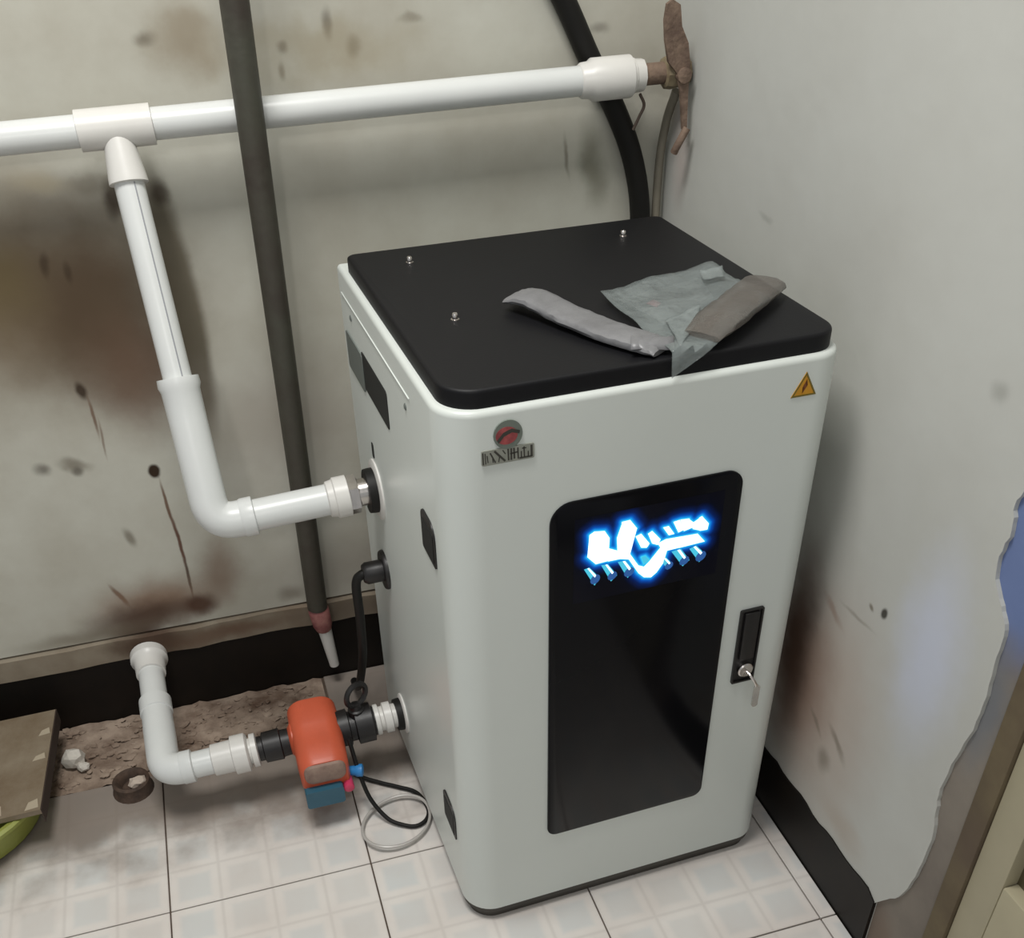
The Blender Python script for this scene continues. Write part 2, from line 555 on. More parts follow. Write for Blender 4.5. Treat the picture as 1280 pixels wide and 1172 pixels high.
def tile_mat():
    m = bpy.data.materials.new('printed ceramic tile')
    m.use_nodes = True
    nt = m.node_tree
    L = nt.links
    b = nt.nodes['Principled BSDF']
    b.inputs['Roughness'].default_value = 0.3
    tc = nt.nodes.new('ShaderNodeTexCoord')
    sep = nt.nodes.new('ShaderNodeSeparateXYZ')
    L.new(tc.outputs['Object'], sep.inputs[0])

    def math_(op, a, c=None, d=None):
        nd = nt.nodes.new('ShaderNodeMath')
        nd.operation = op
        for i, v in enumerate((a, c, d)):
            if v is None:
                continue
            if isinstance(v, (int, float)):
                nd.inputs[i].default_value = v
            else:
                L.new(v, nd.inputs[i])
        return nd.outputs[0]
    ds = []
    for ax in ('X', 'Y'):
        f = math_('FRACT', math_('MULTIPLY_ADD', sep.outputs[ax], 4.0 / 0.3605, 10.0))
        ds.append(math_('ABSOLUTE', math_('SUBTRACT', f, 0.5)))
    d = math_('MAXIMUM', ds[0], ds[1])
    mr = nt.nodes.new('ShaderNodeMapRange')
    mr.interpolation_type = 'SMOOTHSTEP'
    mr.inputs[1].default_value = 0.25
    mr.inputs[2].default_value = 0.39
    L.new(d, mr.inputs[0])
    # thin printed line between the cells
    mr2 = nt.nodes.new('ShaderNodeMapRange')
    mr2.interpolation_type = 'SMOOTHSTEP'
    mr2.inputs[1].default_value = 0.44
    mr2.inputs[2].default_value = 0.50
    mr2.inputs[4].default_value = 0.30
    L.new(d, mr2.inputs[0])
    # each printed square has its own faint tint
    cell = nt.nodes.new('ShaderNodeTexWhiteNoise')
    cell.noise_dimensions = '2D'
    cmb = nt.nodes.new('ShaderNodeCombineXYZ')
    for ax_i, ax in enumerate(('X', 'Y')):
        L.new(math_('FLOOR', math_('MULTIPLY_ADD', sep.outputs[ax], 4.0 / 0.3605, 10.0)), cmb.inputs[ax_i])
    L.new(cmb.outputs[0], cell.inputs['Vector'])
    n = nt.nodes.new('ShaderNodeTexNoise')
    n.inputs['Scale'].default_value = 9
    n.inputs['Detail'].default_value = 6
    geo = nt.nodes.new('ShaderNodeNewGeometry')
    L.new(geo.outputs['Position'], n.inputs['Vector'])
    mx0 = nt.nodes.new('ShaderNodeMix')
    mx0.data_type = 'RGBA'
    mx0.inputs[6].default_value = srgb(205, 207, 205)
    mx0.inputs[7].default_value = srgb(211, 208, 203)
    L.new(cell.outputs['Value'], mx0.inputs[0])
    mxa = nt.nodes.new('ShaderNodeMix')
    mxa.data_type = 'RGBA'
    L.new(mx0.outputs[2], mxa.inputs[6])
    mxa.inputs[7].default_value = srgb(221, 216, 210)
    L.new(mr.outputs[0], mxa.inputs[0])
    mx = nt.nodes.new('ShaderNodeMix')
    mx.data_type = 'RGBA'
    L.new(mxa.outputs[2], mx.inputs[6])
    mx.inputs[7].default_value = srgb(178, 172, 166)
    L.new(mr2.outputs[0], mx.inputs[0])
    mrn = nt.nodes.new('ShaderNodeMapRange')
    mrn.inputs[1].default_value = 0.35
    mrn.inputs[2].default_value = 0.75
    mrn.inputs[3].default_value = 0.0
    mrn.inputs[4].default_value = 0.45
    L.new(n.outputs['Fac'], mrn.inputs[0])
    mx2 = nt.nodes.new('ShaderNodeMix')
    mx2.data_type = 'RGBA'
    L.new(mrn.outputs[0], mx2.inputs[0])
    L.new(mx.outputs[2], mx2.inputs[6])
    mx2.inputs[7].default_value = srgb(196, 184, 176)
    # grime near the back wall, with shade under pump and pipes painted in
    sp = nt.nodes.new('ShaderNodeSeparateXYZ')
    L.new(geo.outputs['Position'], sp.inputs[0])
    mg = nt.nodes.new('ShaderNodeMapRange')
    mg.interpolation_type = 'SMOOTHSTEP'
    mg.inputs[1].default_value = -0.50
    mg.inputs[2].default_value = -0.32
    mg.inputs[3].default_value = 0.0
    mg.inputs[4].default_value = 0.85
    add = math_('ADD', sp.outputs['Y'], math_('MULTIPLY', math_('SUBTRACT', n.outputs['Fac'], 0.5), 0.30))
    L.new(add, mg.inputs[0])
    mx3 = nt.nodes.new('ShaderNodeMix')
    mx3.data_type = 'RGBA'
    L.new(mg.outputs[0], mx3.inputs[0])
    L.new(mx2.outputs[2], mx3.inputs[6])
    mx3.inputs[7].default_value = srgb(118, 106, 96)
    L.new(mx3.outputs[2], b.inputs['Base Color'])
    return m


M_TILE = tile_mat()
bm = bmesh.new()
box(bm, -4.5, 0.3, -5.0, 0.06, -0.06, -0.006)
fl = link('floor', bm, M_BED, smooth=False)
tag(fl, 'floor of pale printed ceramic tiles with dark joints', kind='structure')
T = 0.3605
tmesh = {}
X0, Y0 = -0.0345, -0.2075


def tile(x0, x1, y0, y1):
    cx, cy = (X0 + T * math.floor((x0 + 1e-4 - X0) / T) + T / 2), (Y0 + T * math.floor((y0 + 1e-4 - Y0) / T) + T / 2)
    key = tuple(round(v, 4) for v in (x0 - cx, x1 - cx, y0 - cy, y1 - cy))
    g = 0.0013
    if key not in tmesh:
        b_ = bmesh.new()
        o_ = [rrect(x0 - cx + g, x1 - cx - g, y0 - cy + g, y1 - cy - g, [0.001] * 4, 1)]
        i_ = rrect(x0 - cx + g + .001, x1 - cx - g - .001, y0 - cy + g + .001, y1 - cy - g - .001, [0.001] * 4, 1)
        slab_z(b_, [(o_[0], -0.007), (o_[0], -0.0008), (i_, 0.0)])
        me = bpy.data.meshes.new('tile')
        bmesh.ops.recalc_face_normals(b_, faces=b_.faces)
        b_.to_mesh(me)
        b_.free()
        me.materials.append(M_TILE)
        tmesh[key] = me
    o = bpy.data.objects.new('tile', tmesh[key])
    COL.objects.link(o)
    o.location = (cx, cy, random.uniform(-0.0006, 0.0))
    o.parent = fl


for i in range(-8, 1):
    for j in range(-9, 1):
        x0, x1 = X0 + T * (i - 0), X0 + T * (i + 1)
        y0, y1 = Y0 + T * j, Y0 + T * (j + 1)
        x1, y1 = min(x1, -0.003), min(y1, -0.003)
        if j == 0 and i in (-3, -4, -5):
            continue                      # broken-out row beside the back wall
        if x1 - x0 < 0.01:
            continue
        tile(x0, x1, y0, y1)

# dirt and rubble in the broken-out row
bm = bmesh.new()
nx, ny = 60, 16
vs = [[None] * (ny + 1) for _ in range(nx + 1)]
for i in range(nx + 1):
    for j in range(ny + 1):
        x = -1.83 + (1.83 - 0.76) * i / nx
        y = -0.207 + 0.203 * j / ny
        vs[i][j] = bm.verts.new((x, y, -0.006 + random.uniform(0, 0.008)))
for i in range(nx):
    for j in range(ny):
        bm.faces.new((vs[i][j], vs[i + 1][j], vs[i + 1][j + 1], vs[i][j + 1]))
for k in range(420):
    s = random.uniform(0.002, 0.009)
    ico_chunk(bm, (random.uniform(-1.5, -0.78), random.uniform(-0.20, -0.012), 0.000), (s * random.uniform(.8, 1.8), s, s * 0.4), 1, 0.3)
M_DEBRIS = mat('rubble and dry dirt', srgb(164, 146, 130), 0.9, col2=srgb(92, 72, 58), vscale=13, bump=0.2, bscale=60)
tag(link('dirt_rubble', bm, M_DEBRIS), 'brown rubble and dry dirt where the floor tiles end at the back wall', 'rubble', kind='stuff')

# ------------------------------------------------------------------ the cabinet
W, D, H = 0.5557, 0.5964, 0.957
TH = 0.0355
c_, s_ = math.cos(TH), math.sin(TH)
cab = empty('heater_cabinet', (-0.0603 - W * c_, -0.7429 - W * s_, 0), TH)
tag(cab, 'white enamelled heater cabinet with black lid and tall black glass front panel', 'boiler')


def cab_world(a, b, z):
    return Vector((cab.location.x + a * c_ - b * s_, cab.location.y + a * s_ + b * c_, z))


RF = 0.052
RAD = [RF, 0.045, 0.006, 0.006]


def inset(k):
    return rrect(k, W - k, k, D - k, [max(r - k, 0.002) for r in RAD], 10)


bm = bmesh.new()
sec = [(inset(0.0), 0.0315), (inset(0.0), H - 0.008)]
for k in range(1, 6):
    a = math.radians(18 * k)
    sec.append((inset(0.008 * (1 - math.cos(a))), H - 0.008 + 0.008 * math.sin(a)))
slab_z(bm, sec)
link('body', bm, M_ENAMEL, cab)
bm = bmesh.new()
slab_z(bm, [(inset(0.010), 0.0), (inset(0.010), 0.014), (inset(0.003), 0.018), (inset(0.003), 0.0318)])
link('plinth', bm, mat('dark grey plinth', srgb(66, 62, 56), 0.6, var=0.2), cab)['label'] = 'dark grey plinth'
# side seam bead
bm = bmesh.new()
box(bm, -0.0016, 0.002, 0.15, 0.575, 0.9165, 0.9185, 0.0006)
link('seam_bead', bm, M_ENAMEL, cab)


def liddim(k):
    return rrect(0.010 + k, W - 0.009 - k, 0.009 + k, D - 0.039 - k, [max(0.047 - k, .004), max(0.040 - k, .004), 0.012, 0.012], 10)


bm = bmesh.new()
sec = [(liddim(0.0), H - 0.001), (liddim(0.0), H + 0.019)]
for k in range(1, 5):
    a = math.radians(22.5 * k)
    sec.append((liddim(0.005 * (1 - math.cos(a))), H + 0.019 + 0.005 * math.sin(a)))
slab_z(bm, sec)
lid = link('lid', bm, M_BLACKLID, cab)
lid['label'] = 'matt black lid'
ZL = H + 0.024
for a, b in ((0.093, 0.48), (0.09, 0.231), (0.443, 0.474)):
    bm = bmesh.new()
    lathe(bm, (a, b, ZL - 0.001), (0, 0, 1), [(0, 0.0062), (0.0025, 0.0060), (0.003, 0.0042), (0.009, 0.0042), (0.0105, 0.003)], 12)
    link('stud', bm, M_STEEL, lid)

# front glass panel with lit display
bm = bmesh.new()
gp = rrect(0.138, 0.4185, 0.184, 0.8125, [0.017, 0.017, 0.024, 0.032], 8)
gp2 = rrect(0.1395, 0.417, 0.1855, 0.811, [0.016, 0.016, 0.023, 0.031], 8)
loft(bm, [[Vector((x, 0.001, z)) for x, z in gp], [Vector((x, -0.003, z)) for x, z in gp], [Vector((x, -0.004, z)) for x, z in gp2]])
glass = link('glass_panel', bm, M_GLASS, cab)
glass['label'] = 'glossy black glass front panel'
MAINP = [[(0.1935, 0.7582), (0.2003, 0.7621), (0.2152, 0.7598), (0.2227, 0.7474), (0.2225, 0.7288), (0.2233, 0.7109), (0.2041, 0.7098), (0.1915, 0.7238), (0.1964, 0.7271)], [(0.2214, 0.7313), (0.2369, 0.7233), (0.2526, 0.7164), (0.2532, 0.7061), (0.2468, 0.7099), (0.2223, 0.71)], [(0.2359, 0.7235), (0.2338, 0.7449), (0.2398, 0.7652), (0.2397, 0.7684), (0.2516, 0.769), (0.2626, 0.7537), (0.2574, 0.7396), (0.2513, 0.7388), (0.2532, 0.7061), (0.2365, 0.7111)], [(0.2526, 0.7175), (0.2685, 0.6923), (0.2772, 0.688), (0.2783, 0.6704), (0.2693, 0.6795), (0.2532, 0.7061)], [(0.2772, 0.688), (0.285, 0.6953), (0.3003, 0.7144), (0.3111, 0.7097), (0.3066, 0.688), (0.2971, 0.674), (0.2891, 0.6678), (0.2783, 0.6704)], [(0.3003, 0.7144), (0.2955, 0.7222), (0.3077, 0.7262), (0.3561, 0.7243), (0.3684, 0.7092), (0.3303, 0.7076), (0.3154, 0.7087), (0.3093, 0.7067)]]
DIG = [[(0.3169, 0.7516), (0.3261, 0.7529), (0.334, 0.7359), (0.3258, 0.7332)], [(0.3271, 0.7531), (0.3408, 0.7519), (0.3465, 0.7364), (0.3342, 0.7336)], [(0.342, 0.7495), (0.3478, 0.7443), (0.3557, 0.7487), (0.3588, 0.7293), (0.3478, 0.7339)], [(0.3556, 0.7498), (0.36, 0.7517), (0.3716, 0.7376), (0.3705, 0.7282), (0.3588, 0.7286)]]
BLOBS = [[(0.2614, 0.7409), (0.2694, 0.7435), (0.2829, 0.7251), (0.2792, 0.7192), (0.2708, 0.7211)], [(0.2797, 0.7412), (0.2857, 0.7443), (0.2992, 0.7281), (0.2957, 0.7199), (0.2871, 0.7241)], [(0.3019, 0.7462), (0.3102, 0.7466), (0.3197, 0.7324), (0.3114, 0.732)]] + DIG
TANK = [(0.2719, 0.7052), (0.278, 0.706), (0.2849, 0.6976), (0.2768, 0.6927)]
BTN = [[(0.1871, 0.7048), (0.1951, 0.7063), (0.2111, 0.6854), (0.2033, 0.6747)], [(0.2123, 0.7056), (0.2225, 0.7054), (0.2369, 0.6838), (0.2279, 0.6756)], [(0.2368, 0.7054), (0.2492, 0.7048), (0.2628, 0.6845), (0.2529, 0.6754)], [(0.3043, 0.6908), (0.3101, 0.6963), (0.3219, 0.6821), (0.314, 0.6746)], [(0.318, 0.7036), (0.3326, 0.7048), (0.3475, 0.683), (0.3375, 0.6749)], [(0.3456, 0.7018), (0.356, 0.7051), (0.373, 0.6864), (0.3633, 0.6758)]]
SCREEN = rrect(0.172, 0.392, 0.655, 0.784, [0.01] * 4, 4)


def seg_dist(p, a, b):
    ax, az = a
    bx, bz = b
    px, pz = p
    dx, dz = bx - ax, bz - az
    t = max(0, min(1, ((px - ax) * dx + (pz - az) * dz) / (dx * dx + dz * dz + 1e-12)))
    return math.hypot(px - ax - t * dx, pz - az - t * dz)


def inside(p, poly):
    r = False
    j = len(poly) - 1
    for i in range(len(poly)):
        (xi, zi), (xj, zj) = poly[i], poly[j]
        if (zi > p[1]) != (zj > p[1]) and p[0] < (xj - xi) * (p[1] - zi) / (zj - zi) + xi:
            r = not r
        j = i
    return r


def flat_poly(name, polys, b, m, parent):
    bm = bmesh.new()
    for poly in polys:
        loft(bm, [[Vector((x, b, z)) for x, z in poly], [Vector((x, b - 0.0004, z)) for x, z in poly]])
    bmesh.ops.triangulate(bm, faces=bm.faces)
    return link(name, bm, m, parent, smooth=False)


# backlit display film: a grid of pixels whose backlight leaks blue round the lit symbols
bm = bmesh.new()
lay = None
nx, nz = 110, 64
xs = [0.172 + 0.22 * i / nx for i in range(nx + 1)]
zs = [0.650 + 0.136 * j / nz for j in range(nz + 1)]
grid = [[bm.verts.new((x, -0.0043, z)) for z in zs] for x in xs]
for i in range(nx):
    for j in range(nz):
        bm.faces.new((grid[i][j], grid[i + 1][j], grid[i + 1][j + 1], grid[i][j + 1]))
lit = MAINP + BLOBS + [TANK]
vals = []
for x in xs:
    for z in zs:
        d = min((0.0 if inside((x, z), q) else min(seg_dist((x, z), q[k - 1], q[k]) for k in range(len(q)))) for q in lit)
        vals.append(math.exp(-d / 0.0075))
mdisp = emit_mat('display backlight', (0.0, 0.25, 1.0, 1), 1.0)
nt = mdisp.node_tree
at = nt.nodes.new('ShaderNodeAttribute')
at.attribute_name = 'backlight'
rp = nt.nodes.new('ShaderNodeValToRGB')
el = rp.color_ramp.elements
el[0].position, el[0].color = 0.0, (0.0006, 0.0008, 0.003, 1)
el[1].position, el[1].color = 1.0, (0.05, 0.75, 1.0, 1)
for pos, cc in ((0.06, (0.0, 0.001, 0.006, 1)), (0.22, (0.0, 0.012, 0.09, 1)), (0.45, (0.0, 0.07, 0.42, 1)), (0.72, (0.005, 0.28, 0.82, 1))):
    e = el.new(pos)
    e.color = cc
nt.links.new(at.outputs['Fac'], rp.inputs[0])
pb = nt.nodes['Principled BSDF']
nt.links.new(rp.outputs[0], pb.inputs['Emission Color'])
pb.inputs['Base Color'].default_value = srgb(14, 14, 17)
pb.inputs['Roughness'].default_value = 0.16
pb.inputs['Specular IOR Level'].default_value = 0.12
film = link('display', bm, mdisp, glass, smooth=False)
ly = film.data.attributes.new('backlight', 'FLOAT', 'POINT')
# vertex order = creation order
for i, v in enumerate(vals):
    ly.data[i].value = v
film['label'] = 'lit blue and white status display'
M_LIT = emit_mat('white lit symbol', (0.85, 1.0, 1.0, 1), 1.6)
M_CYAN = emit_mat('cyan lit symbol', (0.06, 0.55, 0.75, 1), 1.0)
M_DIM = emit_mat('dim blue lit symbol', (0.015, 0.09, 0.30, 1), 1.0)
flat_poly('lit_symbol', MAINP, -0.0046, M_LIT, glass)
for q in BLOBS:
    flat_poly('lit_symbol', [q], -0.0046, M_LIT, glass)
flat_poly('lit_symbol', [TANK], -0.0046, M_CYAN, glass)
for q in BTN:
    flat_poly('touch_key', [q], -0.0046, M_CYAN, glass)
    (x0, z0), (x1, z1), (x2, z2), (x3, z3) = q
    cx, cz = (x2 + x3) / 2 * .8 + (x0 + x1) / 2 * .2, (z2 + z3) / 2 * .8 + (z0 + z1) / 2 * .2
    hw = math.hypot(x2 - x3, z2 - z3) * 0.62
    ang = math.atan2(z2 - z3, x2 - x3)
    el_ = [(cx + hw * math.cos(t) * math.cos(ang) - hw * .8 * math.sin(t) * math.sin(ang), cz + hw * math.cos(t) * math.sin(ang) + hw * .8 * math.sin(t) * math.cos(ang)) for t in [2 * math.pi * k / 14 for k in range(14)]]
    flat_poly('touch_key_end', [el_], -0.0051, M_DIM, glass)
    bar = [(x1, z1), (x1 * .62 + x0 * .38, z1 * .62 + z0 * .38), (x3 * .38 + x2 * .62, z3 * .38 + z2 * .62), (x2, z2)]
    bar = [(bx_ * .7 + .3 * (x0 + x1) / 2, bz_ * .7 + .3 * (z0 + z1) / 2) for bx_, bz_ in bar]
    flat_poly('touch_key_glint', [bar], -0.0053, M_LIT, glass)

# recessed door handle with lock
bm = bmesh.new()
hp = rrect(0.4465, 0.4860, 0.423, 0.566, [0.003] * 4, 3)
hi = rrect(0.4495, 0.4830, 0.426, 0.563, [0.002] * 4, 3)
loft(bm, [[Vector((x, 0.001, z)) for x, z in hp], [Vector((x, -0.004, z)) for x, z in hp], [Vector((x, -0.004, z)) for x, z in hi], [Vector((x, -0.0008, z)) for x, z in hi]])
hnd = link('door_handle', bm, M_BLACK, cab)
hnd['label'] = 'black flush door handle'
bm = bmesh.new()
box(bm, 0.454, 0.479, -0.006, 0.0, 0.470, 0.560, 0.002)
link('pull', bm, M_BLACK, hnd)
bm = bmesh.new()
lathe(bm, (0.4665, -0.001, 0.450), (0, -1, 0), [(0, 0.013), (0.007, 0.013), (0.009, 0.011), (0.0095, 0.004)], 18)
link('lock', bm, M_STEEL, hnd)['label'] = 'plated round lock barrel'

# emblem, nameplate, warning triangle
M_EMB = mat('grey enamel emblem rim', srgb(112, 120, 112), 0.4)
M_RED = mat('dull red emblem', srgb(176, 84, 84), 0.4, col2=srgb(120, 50, 56), vscale=60)
M_PLATE = mat('brushed grey nameplate', srgb(150, 152, 142), 0.4, var=0.2, vscale=80)
M_INK = mat('dark print', srgb(58, 56, 50), 0.5)


def disc(cx, cz, rx, rz, n=28):
    return [(cx + rx * math.cos(2 * math.pi * k / n), cz + rz * math.sin(2 * math.pi * k / n)) for k in range(n)]


def xrot(pts, c, ang):
    ca, sa = math.cos(ang), math.sin(ang)
    return [(c[0] + (x - c[0]) * ca - (z - c[1]) * sa, c[1] + (x - c[0]) * sa + (z - c[1]) * ca) for x, z in pts]


bm = bmesh.new()
plate_front(bm, disc(0.0835, 0.9235, 0.0185, 0.0190), 0.001, -0.0022)
emb = link('emblem', bm, M_EMB, cab)
emb['label'] = 'round grey and red emblem'
flat_poly('emblem_red', [disc(0.0815, 0.9225, 0.0140, 0.0115)], -0.0022, M_RED, emb)
flat_poly('emblem_swoosh', [[(0.071, 0.914), (0.078, 0.922), (0.088, 0.926), (0.0975, 0.923), (0.0985, 0.927), (0.088, 0.931), (0.077, 0.927), (0.069, 0.918)]], -0.0027, M_INK, emb)
bm = bmesh.new()
plate_front(bm, rrect(0.049, 0.117, 0.8865, 0.9065, [0.002] * 4, 2), 0.001, -0.002)
npz = link('nameplate', bm, M_PLATE, cab)
npz['label'] = 'small grey nameplate with dark lettering'
strokes = []


def stroke(x0, z0, x1, z1, w):
    dx, dz = x1 - x0, z1 - z0
    l = math.hypot(dx, dz)
    px, pz = -dz / l * w / 2, dx / l * w / 2
    strokes.append([(x0 + px, z0 + pz), (x0 - px, z0 - pz), (x1 - px, z1 - pz), (x1 + px, z1 + pz)])


for t in ((0.0510, 0.8885, 0.0505, 0.9045, .0016), (0.0540, 0.8890, 0.0535, 0.9035, .0012), (0.0570, 0.8905, 0.0560, 0.9000, .0012), (0.0600, 0.9030, 0.0665, 0.8890, .0018), (0.0635, 0.8895, 0.0630, 0.8950, .0012),
          (0.0655, 0.9045, 0.0790, 0.8890, .0026), (0.0705, 0.8890, 0.0720, 0.8960, .0012), (0.0760, 0.9040, 0.0795, 0.8985, .0014), (0.0835, 0.8890, 0.0830, 0.9045, .0020), (0.0870, 0.8890, 0.0870, 0.9045, .0022), (0.0910, 0.8900, 0.0905, 0.9045, .0022), (0.0855, 0.8975, 0.0960, 0.8985, .0016),
          (0.0960, 0.8890, 0.0955, 0.9040, .0018), (0.1000, 0.8890, 0.1000, 0.8985, .0016), (0.1040, 0.8890, 0.1035, 0.9040, .0016), (0.0975, 0.8895, 0.1140, 0.8895, .0020), (0.1010, 0.9020, 0.1065, 0.9020, .0014), (0.1090, 0.8890, 0.1090, 0.8970, .0014), (0.1135, 0.8890, 0.1132, 0.9045, .0026)):
    stroke(*t)
flat_poly('lettering', strokes, -0.0020, M_INK, npz)
M_YEL = mat('amber warning print', srgb(206, 146, 30), 0.45, var=0.12, vscale=60)
bm = bmesh.new()
plate_front(bm, [(0.4745, 0.9035), (0.5120, 0.9035), (0.4932, 0.9370)], 0.0008, -0.0008)
ws = link('warning_sticker', bm, M_YEL, cab, smooth=False)
ws['label'] = 'yellow warning triangle sticker'
tri = [(0.4745, 0.9035), (0.5120, 0.9035), (0.4932, 0.9370)]
ctr = (0.4932, 0.9147)
tin = [(ctr[0] + (x - ctr[0]) * .80, ctr[1] + (z - ctr[1]) * .80) for x, z in tri]
rim = []
for k in range(3):
    a, b = k, (k + 1) % 3
    rim.append([tri[a], tri[b], tin[b], tin[a]])
flat_poly('sticker_border', rim, -0.0008, mat('dark olive print', srgb(112, 96, 24), 0.5), ws)
flat_poly('lightning_bolt', [[(0.4950, 0.9270), (0.4900, 0.9165), (0.4932, 0.9165), (0.4905, 0.9075), (0.4970, 0.9185), (0.4938, 0.9185)]], -0.0008, mat('rust brown print', srgb(120, 66, 24), 0.5), ws)

# left side: hinges, hand recess, screws, pipe flanges, cable gland


def side_plate(pts, a0, a1):
    """(b, z) outline extruded along local x from a0 to a1"""
    b_ = bmesh.new()
    loft(b_, [[Vector((a0, y, z)) for y, z in pts], [Vector((a1, y, z)) for y, z in pts]])
    return b_


for z in (0.706, 0.158):
    hg = link('hinge', side_plate(rrect(0.062, 0.130, z, z + 0.066, [0.004, 0.004, 0.016, 0.022], 4), 0.004, -0.0022), M_BLACK, cab)
    hg['label'] = 'black door hinge'
    link('hinge_pocket', side_plate(rrect(0.069, 0.123, z + 0.005, z + 0.052, [0.003] * 4, 3), 0.0, -0.0030), M_DARK, hg)
link('key_slot', side_plate(rrect(0.441, 0.453, 0.686, 0.712, [0.003] * 4, 3), 0.002, -0.0012), M_DARK, cab)
rec = link('hand_recess', side_plate(rrect(0.292, 0.455, 0.806, 0.866, [0.006] * 4, 3), 0.003, -0.0012), M_DARK, cab)
rec['label'] = 'dark hand hole'
fp = link('recess_flap', side_plate(rrect(0.450, 0.567, 0.798, 0.860, [0.006] * 4, 3), 0.003, -0.0022), M_GREYFLAP, cab)
fp['label'] = 'grey cover plate'
for b, z in ((0.515, 0.896), (0.175, 0.896)):
    bm = bmesh.new()
    lathe(bm, (0.001, b, z), (-1, 0, 0), [(0, 0.005), (0.002, 0.005), (0.003, 0.003)], 12)
    link('screw', bm, M_GREYFLAP, cab)


def ring_on_side(name, b, z, r0, r1, t, m):
    b_ = bmesh.new()
    lathe(b_, (0.001, b, z), (-1, 0, 0), [(0, r0), (t * .6, r0), (t, r1)], 32)
    return link(name, b_, m, cab)


YU, ZU = 0.446, 0.6265
YD, ZD = 0.426, 0.139
ring_on_side('pipe_flange', YU, ZU, 0.052, 0.046, 0.006, M_PVCW)
ring_on_side('gasket', YU, ZU, 0.038, 0.037, 0.020, M_RUBBER)
ring_on_side('pipe_flange', YD, ZD, 0.040, 0.036, 0.006, M_PVCW)
ring_on_side('gasket', YD, ZD, 0.032, 0.031, 0.018, M_RUBBER)
g = ring_on_side('cable_gland', 0.45, 0.462, 0.036, 0.034, 0.008, M_BLACK)
bm = bmesh.new()
lathe(bm, (-0.006, 0.45, 0.462), (-1, 0, 0), [(0, 0.020), (0.030, 0.020), (0.036, 0.016)], 14)
link('gland_nut', bm, M_BLACK, g)

# key hanging in the lock
kp = cab_world(0.4665, -0.011, 0.449)
key = empty('key', kp, TH)
tag(key, 'small silver key hanging from the lock on the cabinet door', 'key')
bm = bmesh.new()
tube(bm, [(0, 0.006, 0), (0.002, -0.008, -0.001), (0.006, -0.016, -0.008), (0.012, -0.018, -0.02)], 0.0022, 8)
link('shank', bm, M_STEEL, key)
bm = bmesh.new()
o1 = rrect(0.006, 0.0165, -0.060, -0.016, [0.005] * 4, 5)
plate_front(bm, o1, -0.017, -0.0195)
link('bow', bm, M_STEEL, key)

# ------------------------------------------------------------------ things on the lid
ZLW = ZL + 0.0005


def lid_bundle(name, label, pts, hw, hh, m, cat, seed):
    random.seed(seed)
    P = cr(pts, 6)
    n = len(P)
    o = empty(name, cab_world(pts[0][0], pts[0][1], ZL), TH)
    org = Vector((pts[0][0], pts[0][1], ZL))
    b_ = bmesh.new()
    rings = []
    for i, p in enumerate(P):
        d = (P[min(i + 1, n - 1)] - P[max(i - 1, 0)])
        d.z = 0
        d.normalize()
        s = Vector((-d.y, d.x, 0))
        t = i / (n - 1)
        e = min(1.0, 0.25 + 4.0 * min(t, 1 - t)) ** 0.6
        w = hw * (0.72 + 0.28 * e) * random.uniform(0.97, 1.03)
        h = hh * e * random.uniform(0.95, 1.05)
        ring = []
        for k in range(16):
            a = 2 * math.pi * k / 16
            cx, cz = math.cos(a), math.sin(a)
            cx = math.copysign(abs(cx) ** 0.7, cx)
            zz = p.z + h * (1 + math.copysign(abs(cz) ** 0.8, cz)) + (random.uniform(-.0006, .0006) if cz > 0.1 else 0)
            q = p + s * (cx * w * random.uniform(.985, 1.015))
            ring.append(Vector((q.x, q.y, zz)) - org)
        rings.append(ring)
    loft(b_, rings)
    link('wrapped_body', b_, m, o)
    tag(o, label, cat)
    return o, P, org


def film_mat(name, col, alpha, rough=0.25, bump=0.5):
    m = mat(name, col, rough, bump=bump, bscale=45, var=0.25, vscale=25)
    m.node_tree.nodes['Principled BSDF'].inputs['Alpha'].default_value = alpha
    return m


M_WRAP = mat('grey plastic wrapping', srgb(126, 126, 128), 0.4, var=0.3, vscale=18, bump=0.25, bscale=40)
M_WRAP2 = film_mat('smoky clear plastic wrapping', srgb(112, 106, 100), 0.62, 0.3, 0.3)
M_BAG = film_mat('clear plastic bag', srgb(158, 167, 166), 0.36, 0.10, 0.5)
b1, P1, org1 = lid_bundle('wrapped_bundle', 'long grey plastic wrapped bundle lying left of the clear bag on the lid',
                          [(0.176, 0.250, ZLW + .008), (0.196, 0.222, ZLW + 0.010), (0.222, 0.165, ZLW + .004), (0.252, 0.098, ZLW + .001), (0.280, 0.050, ZLW), (0.296, 0.026, ZLW + .001)], 0.0255, 0.0085, M_WRAP, 'package', 3)
bm = bmesh.new()
e0, e1 = Vector((0.262, 0.046, ZLW + .010)) - org1, Vector((0.316, 0.036, ZLW + .006)) - org1
vv = []
for i in range(7):
    for j in range(5):
        p = e0.lerp(e1, i / 6) + Vector((0.016, 0.036, 0)) * (j / 4 - .5) + Vector((0, 0, 0.007 * math.sin(math.pi * j / 4) + random.uniform(0, 0.002)))
        vv.append(bm.verts.new(p))
for i in range(6):
    for j in range(4):
        bm.faces.new((vv[i * 5 + j], vv[i * 5 + j + 1], vv[i * 5 + j + 6], vv[i * 5 + j + 5]))
wr = link('wrapping_end', bm, M_WRAP, b1)
sol = wr.modifiers.new('thickness', 'SOLIDIFY')
sol.thickness = 0.0012

# clear bag with folded paper
bag = empty('plastic_bag', cab_world(0.39, 0.15, ZL), TH)
tag(bag, 'crumpled clear plastic bag holding papers on the front right of the black lid', 'plastic bag')
bo = Vector((0.39, 0.15, ZL))


